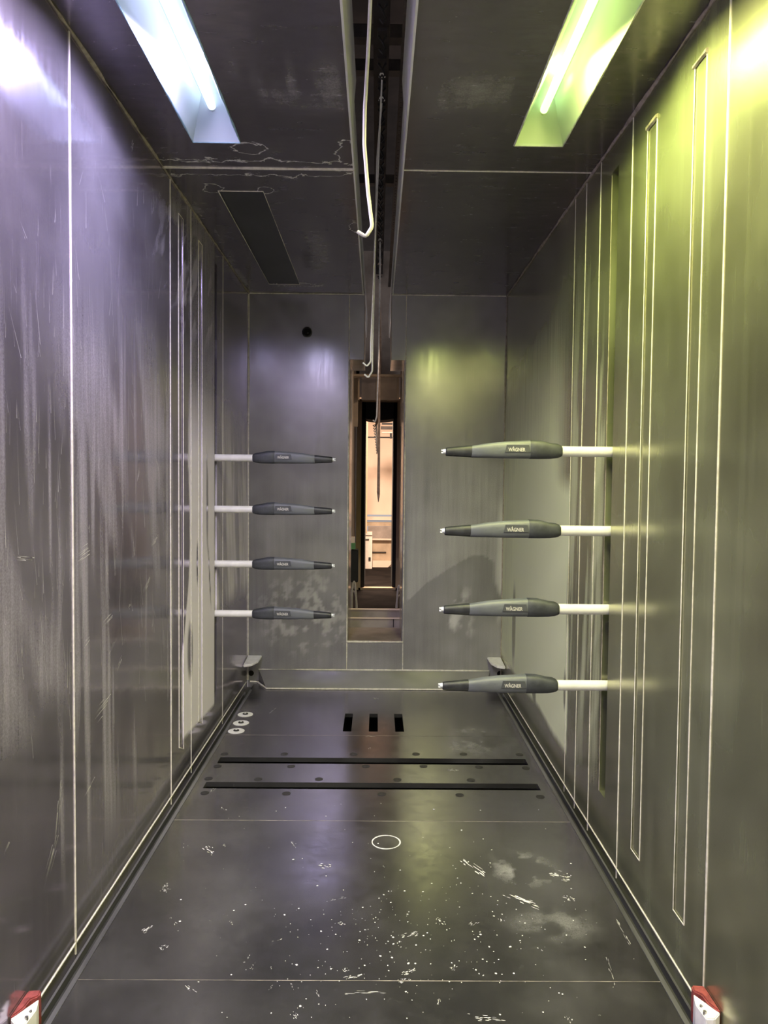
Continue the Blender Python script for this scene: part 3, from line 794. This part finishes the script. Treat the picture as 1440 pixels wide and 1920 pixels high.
for s in [(868, 1612, 912, 1642, 14, 10), (945, 1675, 1018, 1704, 16, 10), (265, 1748, 287, 1736, 10, 10), (300, 1780, 314, 1772, 10, 8), (306, 1665, 314, 1655, 8, 6), (302, 1668, 318, 1670, 8, 6), (752, 1756, 785, 1748, 9, 8),
          (815, 1722, 835, 1735, 8, 7), (645, 1835, 680, 1826, 8, 8), (752, 1828, 780, 1818, 10, 10), (745, 1842, 768, 1835, 8, 6), (640, 1862, 728, 1860, 5, 6), (820, 1885, 826, 1872, 7, 6),
          (550, 1900, 555, 1912, 8, 6), (845, 1818, 858, 1812, 7, 6), (508, 1766, 530, 1760, 3, 3), (632, 1728, 642, 1736, 8, 6), (645, 1816, 652, 1822, 9, 6), (596, 1622, 620, 1628, 14, 7), (545, 1578, 552, 1584, 6, 4),
          (455, 1806, 470, 1790, 3, 3), (470, 1818, 478, 1805, 5, 4), (503, 1858, 512, 1846, 3, 3), (590, 1855, 600, 1870, 3, 4), (545, 1842, 548, 1858, 3, 3), (1155, 1722, 1182, 1772, 4, 6), (1135, 1790, 1152, 1840, 3, 4),
          (1152, 1842, 1148, 1855, 4, 3), (1062, 1905, 1072, 1918, 7, 6), (870, 1905, 950, 1912, 12, 8), (1122, 1902, 1128, 1906, 4, 3), (395, 1485, 402, 1478, 6, 4), (380, 1585, 400, 1600, 12, 6), (418, 1588, 424, 1582, 6, 4),
          (415, 1513, 424, 1520, 5, 4), (555, 1590, 545, 1578, 3, 3), (838, 1443, 862, 1446, 6, 8), (700, 1308, 712, 1312, 5, 5), (505, 1338, 520, 1326, 3, 4), (690, 1405, 696, 1402, 5, 4), (685, 1380, 708, 1382, 3, 4),
          (1030, 1638, 1070, 1648, 16, 12), (1055, 1682, 1078, 1688, 12, 8), (345, 1845, 370, 1862, 5, 4), (318, 1720, 330, 1735, 4, 3), (430, 1725, 438, 1735, 4, 4), (880, 1735, 900, 1725, 5, 4), (935, 1720, 945, 1730, 6, 4), (620, 1690, 650, 1682, 3, 3)]:
    smear(*s)
for i in range(400):
    px = random.gauss(760, 150); py = random.gauss(1755, 70)
    if i % 3 == 0: px = random.uniform(330, 1100); py = random.uniform(1480, 1910)
    if not (200 < px < 1200 and 1450 < py < 1918): continue
    p = at_z(px, py, 0)
    if not FX0 + 0.03 < p.x < FX1 - 0.03: continue
    if any(h[0] - .01 < p.x < h[1] + .01 and h[2] - .01 < p.y < h[3] + .01 for h in slots + vents): continue
    rr = random.choice((0.0008, 0.001, 0.0013, 0.0018, 0.0028)) * random.uniform(0.7, 1.2)
    flat_poly(spk, p.x, p.y, rr, rr * random.uniform(0.6, 1.3), random.uniform(0, 3), 7, rough=0.25)
o = sme.build('powder_smears', MAT['powder'], floor); o['kind'] = 'stuff'
o = spk.build('powder_specks', MAT['powder'], floor); o['kind'] = 'stuff'

# scratches and scuffs on the left wall
scr = MB()
def wall_scratch(px0, py0, px1, py1, k=4, spread=0.006, w=0.0009):
    a = at_x(px0, py0, XL); b = at_x(px1, py1, XL)
    for i in range(k):
        t0 = random.uniform(0, 0.5); t1 = random.uniform(t0 + 0.2, 1.0)
        p0 = a.lerp(b, t0); p1 = a.lerp(b, t1); n = Vector((0, -(p1 - p0).z, (p1 - p0).y)).normalized()
        o = n * random.gauss(0, spread)
        ww = w * random.uniform(0.5, 1.3)
        x = Vector((0.0007, 0, 0))
        scr.add([p0 + o + x, p1 + o + n * ww + x, p1 + o - n * ww * 0.3 + x], [(0, 1, 2)])
for s in [(30, 1044, 66, 1048, 7, 0.004), (140, 1050, 168, 1030, 9, 0.008), (280, 1030, 296, 1005, 6, 0.004), (265, 1120, 282, 1085, 5, 0.006), (190, 1178, 212, 1152, 7, 0.006), (155, 1215, 168, 1195, 4, 0.008), (200, 1240, 215, 1200, 3, 0.008),
          (218, 1262, 232, 1225, 6, 0.008), (172, 1350, 208, 1305, 8, 0.012), (240, 1140, 245, 1135, 6, 0.004), (75, 1690, 110, 1560, 7, 0.01), (105, 1600, 118, 1440, 6, 0.01), (155, 1500, 178, 1455, 4, 0.006), (5, 1608, 22, 1570, 3, 0.002),
          (262, 870, 258, 905, 4, 0.004), (292, 855, 296, 885, 4, 0.004), (168, 980, 166, 1000, 3, 0.002), (245, 285, 250, 262, 5, 0.005)]:
    wall_scratch(*s)
for i in range(230):
    px = random.uniform(2, 315); py = random.uniform(300, 1250); ln = random.uniform(40, 240)
    wall_scratch(px, py, px + random.gauss(4, 9), py + ln, 1, 0.0, random.uniform(0.00025, 0.0006))
o = scr.build('wipe_scratches', MAT['powder'], wl); o['kind'] = 'stuff'

# red clamps with white plastic corner pieces at the near end of both gutters
for s, lab in ((-1, 'left'), (1, 'right')):
    pw = at_x(52, 1868, XL) if s < 0 else at_x(1317, 1866, XR)
    base = Vector((XL if s < 0 else XR, pw.y - (0.115 if s < 0 else 0.125), 0.0))
    r = tag(empty('hinge_clamp', base), f'red clamp with white plastic corner piece at foot of {lab} wall', 'clamp')
    def q(dx, dy, dz): return (-s * dx, dy, dz)
    jaw = ((0.001, 0.030), (0.001, 0.115), (0.030, 0.118), (0.034, 0.098), (0.020, 0.085), (0.018, 0.060), (0.010, 0.040))
    m = MB(); m.loft([[q(a, b, -0.02) for a, b in jaw], [q(a, b, 0.060) for a, b in jaw]])
    m.build('clamp_jaw', MAT['red'], r, bevel=0.003)
    m = MB(); m.loft([[q(a, b, -0.02) for a, b in ((0.0, -0.06), (0.045, -0.05), (0.05, -0.015), (0.0, -0.005))], [q(a, b, 0.03) for a, b in ((0.0, -0.06), (0.045, -0.05), (0.04, -0.015), (0.0, -0.01))]])
    m.build('clamp_base', MAT['red'], r, bevel=0.003)
    cp = ((0.003, 0.028, 0.058), (0.034, 0.096, 0.054), (0.039, 0.072, 0.046), (0.033, 0.030, 0.042), (0.018, 0.022, 0.048))
    m = MB(); m.loft([[q(a, b, c) for a, b, c in cp], [q(a, b, -0.04) for a, b, c in cp]])
    m.build('corner_piece', MAT['plastic'], r, bevel=0.002)
    for dy in (0.062, 0.044):
        c = Vector(q(0.0305, dy, 0.0465))
        m = MB(); m.tube([c - Vector((0, 0, 0.004)), c + Vector((0, 0, 0.004))], 0.0038, 10); m.build('screw', MAT['wire_steel'], r, smooth=True)

# ================================================================== CONVEYOR AND HANGERS
ZR = CAMZ + 1.83
rail = tag(empty('conveyor_rail', (0.0, 2.0, ZR)), 'black overhead conveyor rail running above the ceiling slot', 'conveyor')
for nm, a in (('flange', (-0.030, 0.030, -1.2, 8.5, 0.0, 0.008)), ('web', (-0.004, 0.004, -1.2, 8.5, 0.008, 0.09)), ('top_flange', (-0.035, 0.035, -1.2, 8.5, 0.09, 0.10))):
    MB().box(*a).build(nm, MAT['conveyor'], rail)
link_me = None
for i in range(35):
    y = 1.5 + i * 0.2
    if link_me is None:
        m = MB()
        m.tube([(-0.012, 0, -0.001), (-0.014, 0, -0.03), (0.0, 0, -0.05), (0.014, 0, -0.03), (0.012, 0, -0.001)], 0.006, 8)
        m.box(-0.018, 0.018, -0.04, 0.04, -0.028, -0.018)
        m.tube([(0, 0, -0.05), (0.012, 0, -0.075), (0.0, 0, -0.095), (-0.012, 0, -0.08)], 0.005, 8)
        o = m.build('trolley', MAT['conveyor'], rail, smooth=True); link_me = o.data
    else:
        o = link('trolley', link_me, rail)
    o.location = (0.004, y - 2.0, 0)
# perforated strut and cross beams above the slot
m = plate('perforated_strut', None, MAT['rust_rail'], 'z', CAMZ + 1.72, 0.078, 0.125, 0.6, 7.5, 0.003, [(0.088 + c * 0.018, 0.095 + c * 0.018, y, y + 0.018) for y in np.arange(0.7, 5.2, 0.045) for c in (0, 1)])
tag(m, 'rusty perforated strut above right side of ceiling slot', 'strut')
for i, (y, z) in enumerate(((3.15, 1.95), (3.45, 1.9), (4.0, 2.05), (5.3, 1.98))):
    m = MB().box(-0.9, 0.9, y, y + 0.06, CAMZ + z + 0.1, CAMZ + z + 0.16)
    o = m.build('roof_beam', MAT['rust_rail'])
    tag(o, ['nearest', 'second', 'third', 'farthest'][i] + ' dark beam crossing above the conveyor rail', 'beam', 'beams above the slot')
roof = MB(); roof.box(-3, 3, -1.2, 14.0, 4.4, 4.45); o = roof.build('roof', MAT['roof_dark']); tag(o, 'dark hall roof seen through the ceiling slot', 'roof', kind='structure')
# unseen side screens added to keep light out of the space above the booth
for nm, x in (('wall_light_screen_left', -1.3), ('wall_light_screen_right', 1.3)):
    o = MB().box(x - 0.01, x + 0.01, -1.2, D + 0.6, ZC + 0.1, 4.4).build(nm, MAT['roof_dark']); tag(o, 'unseen dark screen added above the booth to block light', 'wall', kind='structure')

def hanger(name, label, pix, y, rad, mat, top=None, group='hanging hooks'):
    pts = [at_y(px, py, y) for px, py in pix]
    if top is not None:
        t = pts[0].copy(); d = pts[0] - pts[1]
        k = (top - t.z) / d.z if abs(d.z) > 1e-6 else 0
        pts = [Vector((0.004, y, top))] + pts
    base = pts[0]
    r = tag(empty(name, base), label, 'hook', group)
    # rounded bends: subdivide corners
    P = []
    for i, p in enumerate(pts):
        if 0 < i < len(pts) - 1:
            a = p + (pts[i - 1] - p) * min(0.3, 0.005 / max((pts[i - 1] - p).length, 1e-6)); b = p + (pts[i + 1] - p) * min(0.3, 0.005 / max((pts[i + 1] - p).length, 1e-6))
            P += [a, (a + b + p) / 3, b]
        else: P.append(p)
    m = MB(); m.tube([p - base for p in P], rad, 10)
    m.build('wire', MAT[mat], r, smooth=True)
    m = MB(); e = Vector((0, 0, 0)); m.tube([e + Vector((-0.012, 0, 0.0)), e + Vector((-0.006, 0, 0.016)), e + Vector((0.006, 0, 0.016)), e + Vector((0.012, 0, 0.0))], rad, 8)
    m.build('top_loop', MAT[mat], r, smooth=True)
    return r
HT = ZR - 0.085
hanger('wire_hook', 'thick white bent wire hook hanging nearest the camera', [(695, -60), (694.5, 0), (690, 100), (684, 205), (683, 270), (690, 360), (698, 425), (686, 444), (670, 434)], 1.70, 0.0042, 'wire', HT)
hanger('wire_hook', 'long thin white wire hook hanging lowest before the opening', [(707, 300), (703, 480), (698.5, 640), (698, 696), (690.5, 708), (683, 702)], 3.50, 0.0042, 'wire', HT)
hanger('wire_hook', 'white wire hook hanging close beside the longest one', [(704.5, 420), (699, 560), (695.5, 640), (695, 678), (688, 687), (680.5, 680)], 3.30, 0.0036, 'wire', HT)
hanger('wire_hook', 'thin steel rod hook hanging inside the conveyor opening', [(712, 560), (710, 660), (706.5, 780), (703, 791), (699, 788)], 5.5, 0.0055, 'wire_steel', HT)
hanger('wire_hook', 'steel rod hook, warm brown light in its colour, ending above the far portal', [(714, 660), (713.5, 720), (710, 760), (707, 796), (702, 797)], 6.1, 0.006, 'bar_warm_lit', HT)
a = at_y(712, 660, 5.9); b = at_y(711, 942, 5.9)
r = tag(empty('hanging_bar', (a.x, 5.9, a.z)), 'long flat bar, warm brown light in its colour, hanging down in front of far portal', 'bar')
m = MB(); hw = 0.011
m.loft([[(-hw * 0.5, -0.003, 0), (hw * 0.5, -0.003, 0), (hw * 0.5, 0.003, 0), (-hw * 0.5, 0.003, 0)],
        [(-hw * 0.6, -0.003, -0.5), (hw * 0.8, -0.003, -0.5), (hw * 0.8, 0.003, -0.5), (-hw * 0.6, 0.003, -0.5)],
        [(-hw * 1.1, -0.003, b.z - a.z + 0.08), (hw * 1.1, -0.003, b.z - a.z + 0.06), (hw * 1.1, 0.003, b.z - a.z + 0.06), (-hw * 1.1, 0.003, b.z - a.z + 0.08)],
        [(-hw * 0.2, -0.003, b.z - a.z), (hw * 0.3, -0.003, b.z - a.z + 0.005), (hw * 0.3, 0.003, b.z - a.z + 0.005), (-hw * 0.2, 0.003, b.z - a.z)]])
m.build('bar_strip', MAT['bar_warm_lit'], r)
m = MB().tube([(0, 0, 0), (0.001, 0, HT - a.z - 0.01)], 0.004, 8); m.build('bar_rod', MAT['bar_warm_lit'], r)

# ================================================================== BEYOND THE OPENING
def rect(px0, py0, px1, py1, y):
    a = at_y(px0, py0, y); b = at_y(px1, py1, y)
    return min(a.x, b.x), max(a.x, b.x), min(a.z, b.z), max(a.z, b.z)
def rbox(name, mat, parent, px0, py0, px1, py1, y, dep, bevel=0.0):
    x0, x1, z0, z1 = rect(px0, py0, px1, py1, y)
    l = parent.location if parent is not None else Vector((0, 0, 0))
    return MB().box(x0 - l.x, x1 - l.x, y - l.y, y + dep - l.y, z0 - l.z, z1 - l.z).build(name, MAT[mat], parent, bevel=bevel)
# corridor behind the booth
for nm, x in (('wall_corridor_left', -0.205), ('wall_corridor_right', 0.205)):
    o = MB().box(x - 0.01, x + 0.01, 5.75, 6.62, 0.55, 2.30).build(nm, MAT['tan_sheet'])
    tag(o, f'tan sheet side wall of passage, {"left" if x < 0 else "right"} of the far portal', 'wall', kind='structure')
o = MB().box(-2.5, 2.5, 6.70, 12.5, -0.05, 0.05).build('floor_hall', MAT['floor_dark']); tag(o, 'dark hall floor beyond the conveyor opening', 'floor', kind='structure')
o = MB().box(-1.2, 1.2, 5.22, 6.68, 0.15, 0.262).build('floor_passage', MAT['floor_dark']); tag(o, 'dark passage floor between booth and far portal', 'floor', kind='structure')
# low steel step just behind the sill
st = tag(empty('steel_step', (0, 5.1, 0)), 'low brown steel step behind the opening sill', 'step')
rbox('tread', 'grey_sheet', st, 640, 1143, 770, 1160, 5.20, 0.02); rbox('tread', 'grey_sheet', st, 640, 1160, 770, 1182, 5.12, 0.02)
rbox('step_edge', 'cream', st, 640, 1141, 770, 1144.5, 5.18, 0.02); rbox('step_edge', 'cream', st, 640, 1158, 770, 1161, 5.10, 0.02)
rbox('seam', 'gasket', st, 737, 1161, 738.2, 1176, 5.115, 0.02)
# upper crossbeam and panels above the portal
ub = tag(empty('portal_header', (0, 6.0, 2.0)), 'tan panelled header with crossbeam above the far portal', 'header')
rbox('crossbeam', 'bronze', ub, 655, 701, 765, 706.5, 5.9, 0.04)
for a in ((655, 706, 671, 800), (678, 706, 705, 750), (705, 706, 744, 750), (751, 706, 765, 800)):
    rbox('header_panel', 'tan_sheet' if a[0] != 678 else 'grey_sheet', ub, *a, 6.02, 0.02)
rbox('stud', 'bronze', ub, 671, 706, 674, 750, 5.98, 0.03); rbox('stud', 'bronze', ub, 744, 706, 748.5, 750, 5.98, 0.03)
# portal frame with black gasket
pf = tag(empty('tunnel_portal', (0, 6.6, 0.25)), 'bronze coloured metal frame around far tunnel mouth', 'frame')
rbox('post', 'bronze', pf, 669.5, 748, 675.5, 1108, 6.6, 0.08); rbox('post', 'bronze', pf, 745.5, 748, 754, 1108, 6.6, 0.08)
rbox('lintel', 'bronze', pf, 675.5, 748, 745.5, 753.5, 6.6, 0.08); rbox('threshold', 'bronze', pf, 672, 1102, 750, 1108, 6.6, 0.08)
rbox('gasket_strip', 'gasket', pf, 675.5, 753.5, 683, 1101, 6.66, 0.5); rbox('gasket_strip', 'gasket', pf, 738.5, 753.5, 745.5, 1101, 6.66, 0.5)
x0, x1, z0, z1 = rect(675.5, 753.5, 745.5, 787, 6.66)
m = MB(); n = 10
poly = [(x0, 6.66, z1), (x1, 6.66, z1)] + [(x1 + (x0 - x1) * i / n, 6.66, z0 + 0.015 - 0.02 * math.sin(math.pi * i / n)) for i in range(n + 1)]
poly = [Vector(q_) - pf.location for q_ in poly]; m.prism(poly, (0, 0.3, 0)); m.build('gasket_curtain', MAT['gasket'], pf)
# dark surround so that nothing shines past the portal
sr = MB()
for a in ((560, 470, 669, 1300), (755, 470, 860, 1300), (560, 470, 860, 747)):
    x0, x1, z0, z1 = rect(*a, 6.7); sr.box(x0, x1, 6.68, 6.70, z0, z1)
o = sr.build('wall_portal', MAT['grey_sheet']); tag(o, 'brown sheet wall carrying the far portal frame', 'wall', kind='structure')
# far room
fw = MB(); x0, x1, z0, z1 = rect(600, 700, 830, 966, 10.6); fw.box(x0, x1, 10.6, 10.65, z0, z1)
o = fw.build('wall_far', MAT['cream']); tag(o, 'cream far wall lit warmly beyond the tunnel', 'wall', kind='structure')
lg = tag(empty('wall_ledge', (0, 10.5, 0.5)), 'cream and brown ledge below the cream far wall', 'ledge')
rbox('ledge_top', 'cream', lg, 600, 968, 830, 976, 10.45, 0.1); rbox('ledge_groove', 'gasket', lg, 600, 976, 830, 978, 10.46, 0.08); rbox('ledge_front', 'tan_sheet', lg, 600, 978, 830, 987.5, 10.44, 0.1)
rb = tag(empty('rear_counter', (0, 10.3, 0.0)), 'grey brown counter front with shelf lines at far end', 'counter')
rbox('back_board', 'grey_sheet', rb, 690, 987, 740, 1010, 10.4, 0.05); rbox('shelf_edge', 'cream', rb, 697, 1010, 735, 1013, 10.3, 0.05)
rbox('front_board', 'tan_sheet', rb, 697, 1013, 738, 1053, 10.36, 0.05); rbox('slot_line', 'gasket', rb, 698, 1034.5, 724, 1036.5, 10.34, 0.02)
m = MB(); x0, x1, z0, z1 = rect(698.5, 1053, 738, 1064, 10.2)
m.hexa([tuple(Vector(q_) - rb.location) for q_ in [(x0, 10.2, z0), (x1 - 0.08, 10.2, z0), (x1, 10.35, z0), (x0, 10.35, z0), (x0, 10.2, z1), (x1, 10.2, z1), (x1, 10.35, z1), (x0, 10.35, z1)]]); m.build('plinth', MAT['cream'], rb)
cb = tag(empty('white_cabinet', (0, 10.0, 0.0)), 'narrow white cabinet standing at far left inside tunnel', 'cabinet')
rbox('body', 'cabinet', cb, 683.5, 1004, 697.5, 1067, 10.0, 0.2, 0.006); rbox('lid', 'cabinet', cb, 683, 998, 698, 1004, 9.98, 0.24, 0.006); rbox('latch', 'gasket', cb, 691, 1045, 695, 1051, 9.985, 0.02); rbox('handle', 'chrome', cb, 684, 1010, 692, 1012.5, 9.985, 0.02)
o = rbox('door_post', 'bronze', None, 682.5, 790, 688, 1000, 9.2, 0.08); tag(o, 'brown upright post at left inside the far tunnel', 'post')
o = rbox('hanging_rail', 'gasket', None, 688, 818.5, 738, 821.5, 9.6, 0.03); tag(o, 'thin dark horizontal rod before cream far wall', 'rod')
br = tag(empty('ceiling_bracket', (0.1, 9.4, 1.8)), 'dark stacked brackets under the far tunnel ceiling', 'bracket')
rbox('bracket_arm', 'gasket', br, 716, 793, 738, 796, 9.4, 0.05); rbox('bracket_arm', 'rust_rail', br, 714, 799, 738, 805, 9.4, 0.05); rbox('bracket_arm', 'grey_sheet', br, 716, 810, 738, 812, 9.4, 0.05); rbox('clamp', 'gasket', br, 731, 812, 735, 822, 9.4, 0.05)
# serrated row of far hooks: each its own hook, small
for i in range(11):
    py0 = 796 + i * 5.2; wpx = 5.5 * (1 - i / 13)
    a = at_y(705 + i * 0.2, py0, 7.25 + i * 0.2)
    o = MB().tube([a + Vector((0.0, 0, 0.25)), a + Vector((0, 0, 0)), a + Vector((-wpx * 0.0028, 0, -0.022)), a + Vector((-wpx * 0.005, 0, -0.004))], 0.007, 6).build('far_hook', MAT['conveyor'])
    tag(o, 'small dark hook in the receding row inside the tunnel', 'hook', 'receding row of far hooks')
# dim tunnel lining
tl = MB()
tl.box(-1.6, -1.55, 6.75, 10.7, -0.2, 3.0); tl.box(1.55, 1.6, 6.75, 10.7, -0.2, 3.0); tl.box(-1.6, 1.6, 6.75, 10.7, 2.75, 2.8)
o = tl.build('wall_tunnel', MAT['tan_sheet']); tag(o, 'tan lining of the room beyond the far portal', 'wall', kind='structure')
# clutter at both sides of the passage
o = tag(empty('paper_carton', (at_y(663, 1030, 5.7))), 'small green and white carton left behind the opening', 'carton')
def sub(parent, name, mat, *a):
    return rbox(name, mat, parent, *a)
bpy.context.view_layer.update()
sub(o, 'carton_body', 'green', 656, 1018, 666, 1030, 5.7, 0.08); sub(o, 'carton_top', 'cream', 656, 1007, 665, 1018, 5.7, 0.07)
o = tag(rbox('control_box', 'gasket', None, 655, 1031, 671, 1092, 5.72, 0.12, 0.004), 'black box standing under the green carton', 'box')
for side, cx, lab in ((-1, 664, 'left'), (1, 748, 'right')):
    o = tag(empty('hose_coil', at_y(cx, 1138, 5.55)), f'loops of pale grey hose on {lab} behind the sill', 'hose')
    bpy.context.view_layer.update()
    for k in range(3):
        pts = []
        for j in range(15):
            t = math.pi * j / 14
            pts.append(at_y(cx + (4 + k * 1.6) * math.cos(t) + k * side, 1140 - (50 - 9 * k if side < 0 else 42 - 9 * k) * math.sin(t), 5.55 + 0.05 * k) - o.location)
        MB().tube(pts, 0.006, 8).build('hose_loop', MAT['hose'], o, smooth=True)

# warm lamps beyond the booth; the unseen passage one is added to light the portal
def hall_lamp(name, label, loc, sx, sy, energy, col):
    r = tag(empty(name, loc), label, 'light')
    MB().box(-sx / 2 - 0.02, sx / 2 + 0.02, -sy / 2 - 0.02, sy / 2 + 0.02, 0.01, 0.07).build('lamp_housing', MAT['plastic'], r)
    ld = bpy.data.lights.new('lamp_light', 'AREA'); ld.shape = 'RECTANGLE'; ld.size = sx; ld.size_y = sy; ld.energy = energy; ld.color = col
    l = bpy.data.objects.new('lamp_light', ld); C.objects.link(l); l.parent = r
    return r
WARM = (1.0, 0.75, 0.56)
hall_lamp('hall_lamp', 'warm hall lamp over the room beyond the portal', (0.0, 7.6, 2.67), 0.5, 0.8, 340, WARM)
roofed = hall_lamp('hall_lamp', 'unseen warm lamp added behind the booth to light the far portal', (0.52, 5.42, 2.22), 0.25, 0.5, 7, WARM)
hw_ = tag(empty('window_1', (0.74, -3.0, 1.5)), 'tall warm lit window of the hall opposite the booth', 'window', kind='structure')
for x_ in (-0.13, 0.13):
    MB().box(x_ - 0.02, x_ + 0.02, -0.05, 0.02, -1.3, 1.5).build('window_frame', MAT['plastic'], hw_)
ld = bpy.data.lights.new('window_light', 'AREA'); ld.shape = 'RECTANGLE'; ld.size = 0.22; ld.size_y = 2.7; ld.energy = 16; ld.color = (1.0, 0.80, 0.50)
wl_ = bpy.data.objects.new('window_light', ld); C.objects.link(wl_); wl_.parent = hw_; wl_.rotation_euler = (math.radians(90), 0, math.pi); wl_.location = (0, 0.0, 0.1)
for yy in (-0.2, 0.2):
    MB().tube([(0, yy, 0.07), (0, yy, 4.4 - 2.22)], 0.006, 8).build('suspension_rod', MAT['conveyor'], roofed)
